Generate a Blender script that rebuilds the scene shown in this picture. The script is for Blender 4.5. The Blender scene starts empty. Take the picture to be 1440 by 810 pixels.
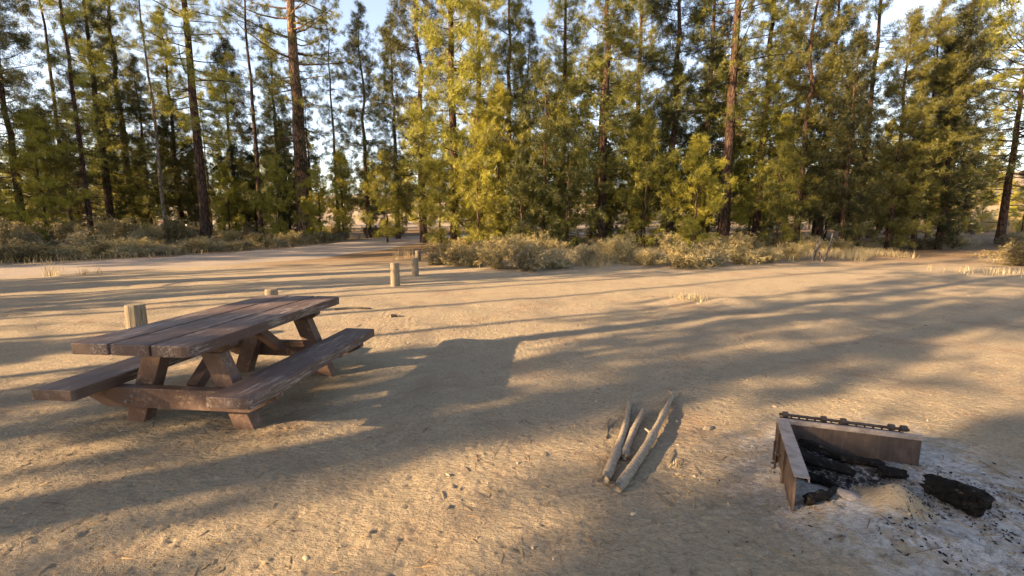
import bpy, bmesh, math, random
import numpy as np
from mathutils import Vector, Matrix, Euler
R = math.radians
random.seed(7)
scene = bpy.context.scene
col = scene.collection

# ------------------------------------------------------------------ camera
F, V0, CAMH = 642.0, 312.3, 1.66
PITCH = math.atan((405 - V0) / F)
cam_d = bpy.data.cameras.new("camera"); cam = bpy.data.objects.new("camera", cam_d); col.objects.link(cam)
cam_d.sensor_width = 36; cam_d.lens = F / 1440 * 36; cam_d.clip_end = 3000; cam_d.clip_start = .05
cam.location = (0, 0, CAMH); cam.rotation_euler = (math.pi / 2 - PITCH, 0, 0)
scene.camera = cam

# ------------------------------------------------------------------ light
EL = R(18.5); SD = Vector((.9, .433, 0)).normalized()          # direction the shadows run on the ground
to_sun = Vector((-SD.x * math.cos(EL), -SD.y * math.cos(EL), math.sin(EL)))
sl = bpy.data.lights.new("sun", 'SUN'); sl.energy = 5.0; sl.angle = R(.45); sl.color = (1, .79, .50)
so = bpy.data.objects.new("sun", sl); col.objects.link(so)
so.rotation_euler = to_sun.to_track_quat('Z', 'Y').to_euler(); so.location = (-20, -10, 20)
w = bpy.data.worlds.new("World"); scene.world = w; w.use_nodes = True
nt = w.node_tree; bg = nt.nodes['Background']
sky = nt.nodes.new('ShaderNodeTexSky'); sky.sky_type = 'NISHITA'; sky.sun_disc = False
sky.sun_elevation = EL; sky.sun_rotation = math.atan2(to_sun.x, to_sun.y)
sky.air_density = 1.0; sky.dust_density = 2.2; sky.ozone_density = .6; sky.altitude = 1200
nt.links.new(sky.outputs[0], bg.inputs[0]); bg.inputs[1].default_value = .12
vs = scene.view_settings
vs.view_transform = 'Standard'; vs.look = 'None'; vs.exposure = 2.08; vs.gamma = 1; vs.use_curve_mapping = False
try:
    vs.use_white_balance = True; vs.white_balance_temperature = 7850; vs.white_balance_tint = 19
except Exception as e:
    print("wb", e)

# ------------------------------------------------------------------ terrain
def rise(y):
    y = np.asarray(y, float)
    r = .018 * 3 * np.log1p(np.exp(np.clip((y - 13) / 3, -40, 40)))
    return np.minimum(r, .95)
def sstep(a, b, x):
    t = np.clip((x - a) / (b - a), 0, 1); return t * t * (3 - 2 * t)
def terr(x, y):
    x = np.asarray(x, float); y = np.asarray(y, float)
    z = rise(y)
    z = z + 10 * sstep(75, 150, y + .25 * x) + 3.0 * sstep(40, 75, x) * sstep(45, 80, y)
    z = z + .05 * np.sin(x * .33 + 1) * np.sin(y * .27 + 2) * sstep(7, 16, y)
    z = z + .16 * sstep(2.0, 0, np.abs(y - 18.5 - .22 * np.maximum(x - 6, 0)) - 1) * sstep(-3, 0, x) * (1 - sstep(14, 18, x))
    return z
def T(x, y): return float(terr(x, y))
def ground_at(u, v):
    a = (u - 720) / F; b = -(v - 405) / F
    dy = math.cos(PITCH) + b * math.sin(PITCH); dz = -math.sin(PITCH) + b * math.cos(PITCH)
    z = 0
    for _ in range(60):
        t = (z - CAMH) / dz if dz < -1e-4 else 60
        t = min(t, 90); z = .5 * z + .5 * T(a * t, dy * t)
    return Vector((a * t, dy * t, T(a * t, dy * t)))
def at_u(u, Y):
    d = Y * math.cos(PITCH) + (CAMH - float(rise(Y))) * math.sin(PITCH)
    X = (u - 720) / F * d
    return X, Y, T(X, Y)

# ------------------------------------------------------------------ node helpers
def mat(name, rough=.9, spec=.2):
    m = bpy.data.materials.new(name); m.use_nodes = True
    b = m.node_tree.nodes['Principled BSDF']; b.inputs['Roughness'].default_value = rough
    b.inputs['Specular IOR Level'].default_value = spec
    return m, m.node_tree, b
def nd(nt, t, **k):
    n = nt.nodes.new(t)
    for a, v in k.items():
        if a in n.inputs: n.inputs[a].default_value = v
        else: setattr(n, a, v)
    return n
def noise(nt, scale, detail=6, rough=.6, vec=None, dist=0):
    n = nd(nt, 'ShaderNodeTexNoise'); n.inputs['Scale'].default_value = scale; n.inputs['Detail'].default_value = detail
    n.inputs['Roughness'].default_value = rough; n.inputs['Distortion'].default_value = dist
    if vec is not None: nt.links.new(vec, n.inputs['Vector'])
    return n.outputs['Fac']
def ramp(nt, fac, stops):
    r = nd(nt, 'ShaderNodeValToRGB'); nt.links.new(fac, r.inputs[0]); e = r.color_ramp.elements
    while len(e) < len(stops): e.new(.5)
    for i, (p, c) in enumerate(stops):
        e[i].position = p; e[i].color = (c if isinstance(c, tuple) else (c, c, c)) + (1,)
    return r.outputs[0]
def mix(nt, fac, a, b, mode='MIX'):
    m = nd(nt, 'ShaderNodeMix'); m.data_type = 'RGBA'; m.blend_type = mode
    for s, v in ((m.inputs[0], fac), (m.inputs[6], a), (m.inputs[7], b)):
        if isinstance(v, (int, float)): s.default_value = v
        elif isinstance(v, tuple): s.default_value = v + (1,)
        else: nt.links.new(v, s)
    return m.outputs[2]
def mth(nt, op, a, b=0.0, c=0.0):
    m = nd(nt, 'ShaderNodeMath'); m.operation = op
    for s, v in zip(m.inputs, (a, b, c)):
        if isinstance(v, (int, float)): s.default_value = v
        else: nt.links.new(v, s)
    return m.outputs[0]
def coords(nt, kind='Object', scale=(1, 1, 1), rot=(0, 0, 0)):
    t = nd(nt, 'ShaderNodeTexCoord'); m = nd(nt, 'ShaderNodeMapping')
    m.inputs['Scale'].default_value = scale; m.inputs['Rotation'].default_value = rot
    nt.links.new(t.outputs[kind], m.inputs[0]); return m.outputs[0]
def bump(nt, b, h, strength, dist):
    n = nd(nt, 'ShaderNodeBump'); n.inputs['Strength'].default_value = strength; n.inputs['Distance'].default_value = dist
    nt.links.new(h, n.inputs['Height']); nt.links.new(n.outputs[0], b.inputs['Normal'])

# ------------------------------------------------------------------ materials
def mk_ground():
    m, nt, b = mat('sand_soil', .95, .1)
    P = coords(nt, 'Object')
    big = noise(nt, .35, 5, .6, P); med = noise(nt, 3.2, 6, .65, P); fine = noise(nt, 38, 6, .7, P); grit = noise(nt, 160, 3, .8, P)
    c = ramp(nt, med, [(.25, (.24, .192, .130)), (.5, (.325, .264, .182)), (.75, (.41, .335, .235))])
    c = mix(nt, ramp(nt, big, [(.38, 0.), (.62, .55)]), c, (.33, .255, .185))
    c = mix(nt, .55, c, ramp(nt, fine, [(.3, (.16, .126, .085)), (.5, (.33, .268, .185)), (.72, (.48, .40, .285))]))
    c = mix(nt, ramp(nt, grit, [(.64, 0.), (.72, .7)]), c, (.10, .07, .045))
    # pine needle duff towards the trees
    sep = nd(nt, 'ShaderNodeSeparateXYZ'); nt.links.new(P, sep.inputs[0])
    yy = mth(nt, 'ADD', sep.outputs[1], mth(nt, 'MULTIPLY', noise(nt, .5, 5, .65, P), 6.0))
    duff = mth(nt, 'MULTIPLY', ramp(nt, mth(nt, 'MULTIPLY', mth(nt, 'SUBTRACT', yy, 18.5), .22), [(0., 0.), (1., 1.)]), ramp(nt, mth(nt, 'MULTIPLY', yy, .01), [(.55, 1.), (.68, .25)]))
    dcol = ramp(nt, noise(nt, 14, 5, .7, P), [(.3, (.10, .062, .036)), (.6, (.22, .15, .088)), (.8, (.33, .25, .15))])
    c = mix(nt, duff, c, dcol)
    # reddish needle patches on the sand
    red = ramp(nt, noise(nt, .9, 6, .75, P, .6), [(.52, 0.), (.68, .75)])
    c = mix(nt, red, c, (.24, .165, .115))
    # ash about the fire ring (pale grey, with black soot)
    vs_ = nd(nt, 'ShaderNodeVectorMath'); vs_.operation = 'DISTANCE'; nt.links.new(P, vs_.inputs[0]); vs_.inputs[1].default_value = (2.5, 2.62, .05)
    dd = mth(nt, 'ADD', vs_.outputs['Value'], mth(nt, 'MULTIPLY', noise(nt, 3.5, 6, .7, P), 1.1))
    am = ramp(nt, dd, [(.62, 1.), (1.0, .9), (1., .9), ]) if False else ramp(nt, mth(nt, 'MULTIPLY', dd, .5), [(.58, 1.), (.88, 0.)])
    acol = ramp(nt, noise(nt, 22, 7, .8, P), [(.30, (.05, .048, .046)), (.39, (.26, .25, .24)), (.54, (.50, .485, .465))])
    c = mix(nt, mth(nt, 'MULTIPLY', am, ramp(nt, noise(nt, 6, 5, .7, P), [(.38, .10), (.50, 1.)])), c, acol)
    v2 = nd(nt, 'ShaderNodeVectorMath'); v2.operation = 'DISTANCE'; nt.links.new(P, v2.inputs[0]); v2.inputs[1].default_value = (2.22, 2.84, .1)
    d2 = mth(nt, 'ADD', v2.outputs['Value'], mth(nt, 'MULTIPLY', noise(nt, 9, 6, .7, P), .35))
    c = mix(nt, ramp(nt, d2, [(.42, 1.), (.58, 0.)]), c, ramp(nt, noise(nt, 30, 6, .8, P), [(.42, (.012, .011, .011)), (.52, (.07, .066, .063)), (.60, (.36, .34, .325))]))
    v3 = nd(nt, 'ShaderNodeVectorMath'); v3.operation = 'DISTANCE'; nt.links.new(P, v3.inputs[0]); v3.inputs[1].default_value = (2.22, 2.45, .08)
    d3 = mth(nt, 'ADD', v3.outputs['Value'], mth(nt, 'MULTIPLY', noise(nt, 12, 5, .7, P), .16))
    c = mix(nt, ramp(nt, d3, [(.22, 1.), (.30, 0.)]), c, (.40, .315, .21))
    nt.links.new(c, b.inputs['Base Color'])
    h = mth(nt, 'ADD', mth(nt, 'MULTIPLY', fine, .7), mth(nt, 'ADD', mth(nt, 'MULTIPLY', med, .8), mth(nt, 'MULTIPLY', grit, .28)))
    h = mth(nt, 'ADD', h, mth(nt, 'MULTIPLY', noise(nt, 17, 5, .7, coords(nt, 'Object', (1, 1.9, 1), (0, 0, .7))), 1.6))
    bump(nt, b, h, 1.0, .03)
    return m
def mk_road():
    m, nt, b = mat('gravel_road', .95, .1); P = coords(nt)
    f = noise(nt, 30, 5, .7, P); g = noise(nt, 1.1, 5, .6, P)
    c = ramp(nt, f, [(.3, (.19, .16, .135)), (.6, (.30, .255, .21)), (.8, (.42, .36, .30))])
    c = mix(nt, ramp(nt, g, [(.42, 0.), (.7, .55)]), c, (.36, .28, .20))
    nt.links.new(c, b.inputs['Base Color']); bump(nt, b, f, .8, .02); return m
def mk_bark(c1, c2, name='pine_bark'):
    m, nt, b = mat(name, .9, .15); P = coords(nt, 'Object', (1, 1, .22))
    v = nd(nt, 'ShaderNodeTexVoronoi'); v.inputs['Scale'].default_value = 9; nt.links.new(P, v.inputs['Vector']); v.feature = 'DISTANCE_TO_EDGE'
    n = noise(nt, 14, 6, .7, P)
    e = ramp(nt, v.outputs['Distance'], [(0, 0.), (.16, 1.)])
    c = mix(nt, e, c1, mix(nt, n, c2, tuple(x * 1.7 for x in c2)))
    nt.links.new(c, b.inputs['Base Color']); bump(nt, b, mth(nt, 'ADD', e, n), .9, .04); return m
def mk_leaf(name, dark, light, trans=.20, oscale=.8, dry=None):
    m = bpy.data.materials.new(name); m.use_nodes = True; nt = m.node_tree
    nt.nodes.remove(nt.nodes['Principled BSDF']); out = nt.nodes['Material Output']
    P = coords(nt, 'Object'); oi = nd(nt, 'ShaderNodeObjectInfo')
    n = noise(nt, oscale, 4, .6, P)
    n2 = noise(nt, oscale * 4.5, 3, .6, P)
    f = mth(nt, 'ADD', mth(nt, 'ADD', mth(nt, 'MULTIPLY', n, .6), mth(nt, 'MULTIPLY', n2, .75)), mth(nt, 'MULTIPLY', oi.outputs['Random'], .42))
    c = ramp(nt, f, [(.68, dark), (1.14, light)])
    if dry: c = mix(nt, ramp(nt, noise(nt, 2.3, 3, .6, P), [(.6, 0.), (.7, .75)]), c, dry)
    d = nd(nt, 'ShaderNodeBsdfDiffuse'); t = nd(nt, 'ShaderNodeBsdfTranslucent'); s = nd(nt, 'ShaderNodeMixShader'); s.inputs[0].default_value = trans
    nt.links.new(c, d.inputs[0]); nt.links.new(c, t.inputs[0]); nt.links.new(d.outputs[0], s.inputs[1]); nt.links.new(t.outputs[0], s.inputs[2])
    g = nd(nt, 'ShaderNodeBsdfGlossy'); g.inputs['Roughness'].default_value = .45; g.inputs[0].default_value = (.9, .9, .8, 1)
    s2 = nd(nt, 'ShaderNodeMixShader'); s2.inputs[0].default_value = .035
    nt.links.new(s.outputs[0], s2.inputs[1]); nt.links.new(g.outputs[0], s2.inputs[2]); nt.links.new(s2.outputs[0], out.inputs[0])
    return m
def mk_timber(name, paint, bare, wear, axis_scale):
    m, nt, b = mat(name, .75, .25); P = coords(nt, 'Object', axis_scale)
    g = noise(nt, 26, 7, .72, P, .4); patch = noise(nt, 3.2, 6, .75, coords(nt, 'Object', (1.6, .5, 1)))
    paint2 = (paint[0] * 1.45, paint[1] * 1.6, paint[2] * 1.7)
    p = mix(nt, g, tuple(x * .5 for x in paint), tuple(min(1, x * 1.5) for x in paint))
    p = mix(nt, ramp(nt, noise(nt, 1.7, 5, .7, P), [(.42, 0.), (.6, .8)]), p, paint2)
    wm = mth(nt, 'MULTIPLY', ramp(nt, g, [(.48, 0.), (.60, 1.)]), ramp(nt, patch, [(wear, 0.), (wear + .10, .85)]))
    c = mix(nt, wm, p, mix(nt, noise(nt, 60, 3, .7, P), tuple(x * .6 for x in bare), bare))
    nt.links.new(c, b.inputs['Base Color'])
    b.inputs['Roughness'].default_value = .62
    bump(nt, b, g, .5, .006); return m
def mk_rust():
    m, nt, b = mat('rusty_steel', .8, .3); P = coords(nt)
    n = noise(nt, 9, 7, .7, P); k = noise(nt, 2.4, 4, .6, P); s = noise(nt, 5, 5, .7, coords(nt, 'Object', (6, 6, .6)))
    c = ramp(nt, n, [(.3, (.030, .022, .020)), (.5, (.062, .042, .035)), (.7, (.12, .085, .068))])
    c = mix(nt, ramp(nt, k, [(.4, 0.), (.65, .75)]), c, (.028, .024, .024))
    c = mix(nt, ramp(nt, s, [(.5, 0.), (.7, .35)]), c, (.13, .092, .070))
    nt.links.new(c, b.inputs['Base Color']); bump(nt, b, n, .5, .006); return m
def mk_rim():
    m, nt, b = mat('weathered_steel', .55, .5); P = coords(nt)
    n = noise(nt, 12, 7, .7, P)
    c = ramp(nt, n, [(.3, (.12, .10, .095)), (.5, (.24, .205, .19)), (.7, (.33, .29, .27))])
    b.inputs['Metallic'].default_value = .35
    nt.links.new(c, b.inputs['Base Color']); bump(nt, b, n, .4, .004); return m
def mk_char():
    m, nt, b = mat('charcoal', .85, .12); P = coords(nt, 'Object', (1, .35, 1))
    n = noise(nt, 34, 6, .7, P)
    v = nd(nt, 'ShaderNodeTexVoronoi'); v.inputs['Scale'].default_value = 30; nt.links.new(P, v.inputs['Vector'])
    c = ramp(nt, n, [(.4, (.004, .0038, .0036)), (.60, (.010, .009, .009)), (.74, (.12, .11, .105))])
    nt.links.new(c, b.inputs['Base Color']); bump(nt, b, mth(nt, 'ADD', n, v.outputs['Distance']), 1, .012); return m
def mk_simple(name, c1, c2, sc=12, rough=.85, stretch=(1, 1, 1), bs=.5, bd=.01):
    m, nt, b = mat(name, rough, .2); n = noise(nt, sc, 6, .7, coords(nt, 'Object', stretch))
    nt.links.new(ramp(nt, n, [(.3, c1), (.7, c2)]), b.inputs['Base Color']); bump(nt, b, n, bs, bd); return m
M = dict(
    ground=mk_ground(), road=mk_road(),
    bark=mk_bark((.018, .012, .010), (.062, .037, .027)), bark_red=mk_bark((.04, .024, .018), (.19, .115, .072), 'red_pine_bark'),
    bark_grey=mk_bark((.05, .04, .032), (.14, .115, .09), 'grey_dead_bark'),
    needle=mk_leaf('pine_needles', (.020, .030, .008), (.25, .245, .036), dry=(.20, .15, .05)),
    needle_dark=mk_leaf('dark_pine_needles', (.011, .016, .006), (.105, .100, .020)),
    needle_bright=mk_leaf('young_pine_needles', (.036, .044, .009), (.30, .27, .036), .25),
    sage=mk_leaf('sagebrush_leaves', (.12, .098, .045), (.38, .305, .14), .25, 2.0, dry=(.33, .25, .13)),
    sage_grey=mk_leaf('grey_sagebrush_leaves', (.10, .088, .052), (.30, .262, .155), .25, 2.0),
    straw=mk_leaf('dry_grass_blades', (.30, .23, .12), (.50, .41, .24), .3, 1.5),
    twig=mk_simple('twig_bark', (.10, .075, .055), (.22, .17, .12), 20),
    top=mk_timber('painted_plank', (.075, .047, .038), (.36, .30, .255), .46, (2.6, .16, 2.6)),
    frame=mk_timber('painted_frame_timber', (.082, .047, .036), (.28, .195, .14), .50, (1.2, 2, 1.2)),
    post=mk_simple('weathered_post_wood', (.09, .075, .055), (.26, .215, .155), 9, .9, (4, 4, .4), .7, .01),
    stick=mk_simple('weathered_branch_wood', (.10, .078, .058), (.33, .275, .21), 16, .85, (3, 3, 1), .8, .006),
    rust=mk_rust(), rim=mk_rim(), char=mk_char(),
    stone=mk_simple('grey_stone', (.11, .10, .095), (.24, .22, .205), 9, .9),
    litter=mk_simple('needle_litter', (.13, .08, .045), (.40, .28, .15), 3),
    pale_sand=mk_simple('dirt_clod', (.30, .23, .155), (.44, .35, .24), 20),
    bolt=mk_simple('dull_bolt_metal', (.08, .07, .065), (.2, .18, .17), 30, .5),
    white=mk_simple('camper_panel', (.55, .52, .48), (.68, .65, .60), 3, .5, bs=.05),
    tint=mk_simple('dark_camper_window', (.02, .025, .03), (.04, .045, .05), 3, .15, bs=0),
    rubber=mk_simple('tyre_rubber', (.02, .02, .02), (.04, .04, .04), 8, .8),
    red=mk_simple('faded_red_panel', (.30, .05, .035), (.40, .08, .06), 3, .5, bs=.05),
)

# ------------------------------------------------------------------ object helpers
def tag(o, label=None, cat=None, group=None, kind=None):
    for k, v in (('label', label), ('category', cat), ('group', group), ('kind', kind)):
        if v: o[k] = v
    return o
def empty(name, loc, rz=0):
    o = bpy.data.objects.new(name, None); col.objects.link(o); o.location = loc; o.rotation_euler = (0, 0, rz); o.empty_display_size = .3
    return o
def link(name, me, m, parent=None, smooth=False):
    if m is not None: me.materials.append(m)
    if smooth: me.polygons.foreach_set('use_smooth', [True] * len(me.polygons))
    o = bpy.data.objects.new(name, me); col.objects.link(o); o.parent = parent
    return o
def from_np(name, verts, faces, m, parent=None, smooth=False):
    """verts (n,3), faces (k,3 or 4) arrays"""
    me = bpy.data.meshes.new(name); verts = np.ascontiguousarray(verts, np.float32); faces = np.ascontiguousarray(faces, np.int32)
    k, s = faces.shape
    me.vertices.add(len(verts)); me.vertices.foreach_set('co', verts.ravel())
    me.loops.add(k * s); me.loops.foreach_set('vertex_index', faces.ravel())
    me.polygons.add(k); me.polygons.foreach_set('loop_start', np.arange(0, k * s, s, dtype=np.int32))
    me.update(calc_edges=True)
    return link(name, me, m, parent, smooth)
def from_bm(name, bm, m, parent=None, smooth=False, bevel=0):
    me = bpy.data.meshes.new(name)
    if bevel:
        bmesh.ops.bevel(bm, geom=list(bm.edges), offset=bevel, segments=2, affect='EDGES', clamp_overlap=True, profile=.6)
    bmesh.ops.recalc_face_normals(bm, faces=bm.faces)
    bm.to_mesh(me); bm.free()
    return link(name, me, m, parent, smooth)
def prism(bm, outline, axis, a, b):
    """outline: 2D points; extruded along axis from a to b (axis 0: outline is (y,z); 1: (x,z); 2: (x,y))"""
    def mk(p, t):
        return {0: (t, p[0], p[1]), 1: (p[0], t, p[1]), 2: (p[0], p[1], t)}[axis]
    A = [bm.verts.new(mk(p, a)) for p in outline]; B = [bm.verts.new(mk(p, b)) for p in outline]
    n = len(outline); bm.faces.new(A); bm.faces.new(B[::-1])
    for i in range(n): bm.faces.new((A[i], B[i], B[(i + 1) % n], A[(i + 1) % n]))
def box(bm, x0, x1, y0, y1, z0, z1): prism(bm, [(x0, y0), (x1, y0), (x1, y1), (x0, y1)], 2, z0, z1)
def beam(bm, p, q, wx, h):
    """square timber from p to q"""
    p = Vector(p); q = Vector(q); d = (q - p).normalized(); s = Vector((0, 0, 1)).cross(d)
    s = s.normalized() if s.length > 1e-3 else Vector((1, 0, 0)); u = d.cross(s).normalized()
    vs = []
    for c in (p, q):
        for a, b_ in ((-1, -1), (1, -1), (1, 1), (-1, 1)): vs.append(bm.verts.new(c + s * a * wx / 2 + u * b_ * h / 2))
    for f in ((0, 1, 2, 3), (7, 6, 5, 4), (0, 4, 5, 1), (1, 5, 6, 2), (2, 6, 7, 3), (3, 7, 4, 0)): bm.faces.new([vs[i] for i in f])
def tube_np(pts, rad, n=7, cap=True):
    """tapered tube, returns quads verts/faces"""
    pts = [Vector(p) for p in pts]; V = []; Fc = []
    for i, p in enumerate(pts):
        d = (pts[min(i + 1, len(pts) - 1)] - pts[max(i - 1, 0)]).normalized()
        a = Vector((0, 0, 1)) if abs(d.z) < .9 else Vector((1, 0, 0))
        s = d.cross(a).normalized(); u = d.cross(s).normalized()
        for k in range(n):
            t = 2 * math.pi * k / n; V.append(p + (s * math.cos(t) + u * math.sin(t)) * rad[i])
    for i in range(len(pts) - 1):
        for k in range(n):
            Fc.append((i * n + k, i * n + (k + 1) % n, (i + 1) * n + (k + 1) % n, (i + 1) * n + k))
    if cap:
        for i in (0, len(pts) - 1):
            V.append(pts[i]); c = len(V) - 1
            for k in range(0, n): Fc.append((i * n + k, i * n + (k + 1) % n, c, c))
    return V, Fc
class Acc:
    def __init__(s): s.V = []; s.F = []
    def add(s, V, Fc):
        o = len(s.V); s.V += [tuple(v) for v in V]; s.F += [tuple(i + o for i in f) for f in Fc]
    def tube(s, *a, **k): s.add(*tube_np(*a, **k))
    def build(s, name, m, parent=None, smooth=True):
        me = bpy.data.meshes.new(name); fs = [tuple(dict.fromkeys(f)) for f in s.F]
        me.from_pydata(s.V, [], fs); me.update(); return link(name, me, m, parent, smooth)
def copy_tree(src, loc, rz, sc=(1, 1, 1)):
    c = src.copy(); col.objects.link(c); c.location = loc; c.rotation_euler = (0, 0, rz); c.scale = sc
    for ch in src.children:
        k = ch.copy(); col.objects.link(k); k.parent = c
        for g in ch.children:
            j = g.copy(); col.objects.link(j); j.parent = k
    return c

# ------------------------------------------------------------------ ground sheet
rng = np.random.default_rng(11)
def axis(lo, hi, a, b, step, grow=1.06):
    mid = list(np.arange(a, b + 1e-6, step)); s = step; v = b; up = []
    while v < hi: s = min(s * grow, 12); v += s; up.append(v)
    s = step; v = a; dn = []
    while v > lo: s = min(s * grow, 12); v -= s; dn.append(v)
    return np.array(dn[::-1] + mid + up)
gx = axis(-420, 420, -3.4, 4.2, .0155, 1.02); gy = axis(-250, 420, 1.5, 4.6, .0155, 1.016)
X, Y = np.meshgrid(gx, gy)
Z = terr(X, Y)
def vnoise(x, y, seed):
    """smooth value noise"""
    xi = np.floor(x).astype(int); yi = np.floor(y).astype(int); fx = x - xi; fy = y - yi
    fx = fx * fx * (3 - 2 * fx); fy = fy * fy * (3 - 2 * fy)
    def h(a, b):
        n = (a * 374761393 + b * 668265263 + seed * 974711) & 0x7fffffff
        n = ((n ^ (n >> 13)) * 1274126177) & 0x7fffffff
        return ((n ^ (n >> 16)) & 0xffff) / 65535.0
    return (h(xi, yi) * (1 - fx) + h(xi + 1, yi) * fx) * (1 - fy) + (h(xi, yi + 1) * (1 - fx) + h(xi + 1, yi + 1) * fx) * fy - .5
near = (1 - sstep(9, 16, Y)) * (1 - sstep(9, 16, np.abs(X)))
ca, sa = math.cos(.6), math.sin(.6); Xr = X * ca + Y * sa; Yr = -X * sa + Y * ca
Z += near * (.04 * vnoise(Xr * .8, Yr * .9, 1) + .016 * vnoise(Xr * 2.3, Yr * 2.9, 2) + .008 * vnoise(Xr * 6, Yr * 7, 3))
fine = near * (1 - sstep(6.5, 9, Y))
Z += fine * (.007 * vnoise(Xr * 15, Yr * 13, 4) + .006 * vnoise(X * 30, Y * 33, 5))
dy_ = np.gradient(gy); dx_ = np.gradient(gx)
ix0, ix1 = np.searchsorted(gx, (-7.5, 8)); iy0, iy1 = np.searchsorted(gy, (1.2, 10))
for k in range(16000):                                         # scuffs and footprints
    cx = rng.uniform(-6.5, 7); cy = 1.2 + 8 * rng.random() ** 1.3; r = rng.uniform(.014, .042) * (1.5 if rng.random() < .1 else 1)
    asp = rng.uniform(.22, .6); an = rng.normal(.6, .9); dep = rng.uniform(.20, .46) * r * (asp + .25) * (.5 if r > .033 else 1.3)
    a0, a1 = np.searchsorted(gx, (cx - 2.4 * r, cx + 2.4 * r)); b0, b1 = np.searchsorted(gy, (cy - 2.4 * r, cy + 2.4 * r))
    if a1 - a0 < 2 or b1 - b0 < 2: continue
    xx = X[b0:b1, a0:a1] - cx; yy = Y[b0:b1, a0:a1] - cy
    u = (xx * math.cos(an) + yy * math.sin(an)) / r; v = (-xx * math.sin(an) + yy * math.cos(an)) / (r * asp)
    q = u * u + v * v
    Z[b0:b1, a0:a1] += dep * (-np.exp(-q * 1.6) + .55 * np.exp(-(np.sqrt(q) - 1.25) ** 2 * 7))
def blob(cx, cy, rx, ry, h, an=0):
    global Z
    u = ((X - cx) * math.cos(an) + (Y - cy) * math.sin(an)) / rx; v = (-(X - cx) * math.sin(an) + (Y - cy) * math.cos(an)) / ry
    Z = Z + h * np.exp(-(u * u + v * v))
blob(2.22, 2.45, .15, .10, .13, .2); blob(2.25, 2.85, .30, .16, .05, -.3); blob(1.78, 2.3, .3, .2, .03)
blob(2.75, 2.5, .5, .35, .03); blob(4.5, 9.15, .55, .35, .11, .4); blob(3.9, 9.6, .9, .5, .06); blob(2.3, 2.15, .35, .16, .03, -.5)
nr, nc = X.shape
idx = np.arange(nr * nc).reshape(nr, nc)
faces = np.stack([idx[:-1, :-1], idx[:-1, 1:], idx[1:, 1:], idx[1:, :-1]], -1).reshape(-1, 4)
g = from_np('ground', np.stack([X, Y, Z], -1).reshape(-1, 3), faces, M['ground'], None, True); g['kind'] = 'structure'
def GZ(x, y):
    i = int(np.clip(np.searchsorted(gx, x), 1, nc - 1)); j = int(np.clip(np.searchsorted(gy, y), 1, nr - 1))
    tx = (x - gx[i - 1]) / (gx[i] - gx[i - 1]); ty = (y - gy[j - 1]) / (gy[j] - gy[j - 1])
    return float((Z[j - 1, i - 1] * (1 - tx) + Z[j - 1, i] * tx) * (1 - ty) + (Z[j, i - 1] * (1 - tx) + Z[j, i] * tx) * ty)

# road: comes from the left, passes behind the posts and bends away into the trees
cl = [(-60, -3), (-38, 4.2), (-27, 8.8), (-20, 12.3), (-15.6, 15.6), (-12.6, 19.4), (-10.6, 24), (-9.3, 29), (-7.9, 34), (-4.5, 39.5), (3, 44), (14, 47)]
def catmull(P, n=10):
    P = [P[0]] + P + [P[-1]]; out = []
    for i in range(1, len(P) - 2):
        p0, p1, p2, p3 = [np.array(P[i + k], float) for k in (-1, 0, 1, 2)]
        for k in range(n):
            t = k / n; out.append(.5 * ((2 * p1) + (-p0 + p2) * t + (2 * p0 - 5 * p1 + 4 * p2 - p3) * t * t + (-p0 + 3 * p1 - 3 * p2 + p3) * t ** 3))
    out.append(np.array(P[-2], float)); return np.array(out)
c = catmull(cl); d = np.gradient(c, axis=0); d /= np.linalg.norm(d, axis=1)[:, None]; nrm = np.stack([-d[:, 1], d[:, 0]], 1)
W = 11; rv = []
for i in range(len(c)):
    wl = 2.6 + .25 * math.sin(i * .9) + .15 * math.sin(i * 2.3); wr = 2.3 + 1.3 * float(sstep(16, 20, c[i][1])) + .25 * math.sin(i * .7 + 1)
    for k in range(W):
        p = c[i] + nrm[i] * (-wr + (wl + wr) * k / (W - 1)); rv.append((p[0], p[1], T(p[0], p[1]) + (.022 if 0 < k < W - 1 else -.03)))
rf = [(i * W + k, i * W + k + 1, (i + 1) * W + k + 1, (i + 1) * W + k) for i in range(len(c) - 1) for k in range(W - 1)]
rd = from_np('gravel_road', np.array(rv), np.array(rf), M['road'], None, True); rd['kind'] = 'structure'
def road_dist(x, y): return float(np.min(np.hypot(c[:, 0] - x, c[:, 1] - y)))

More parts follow.
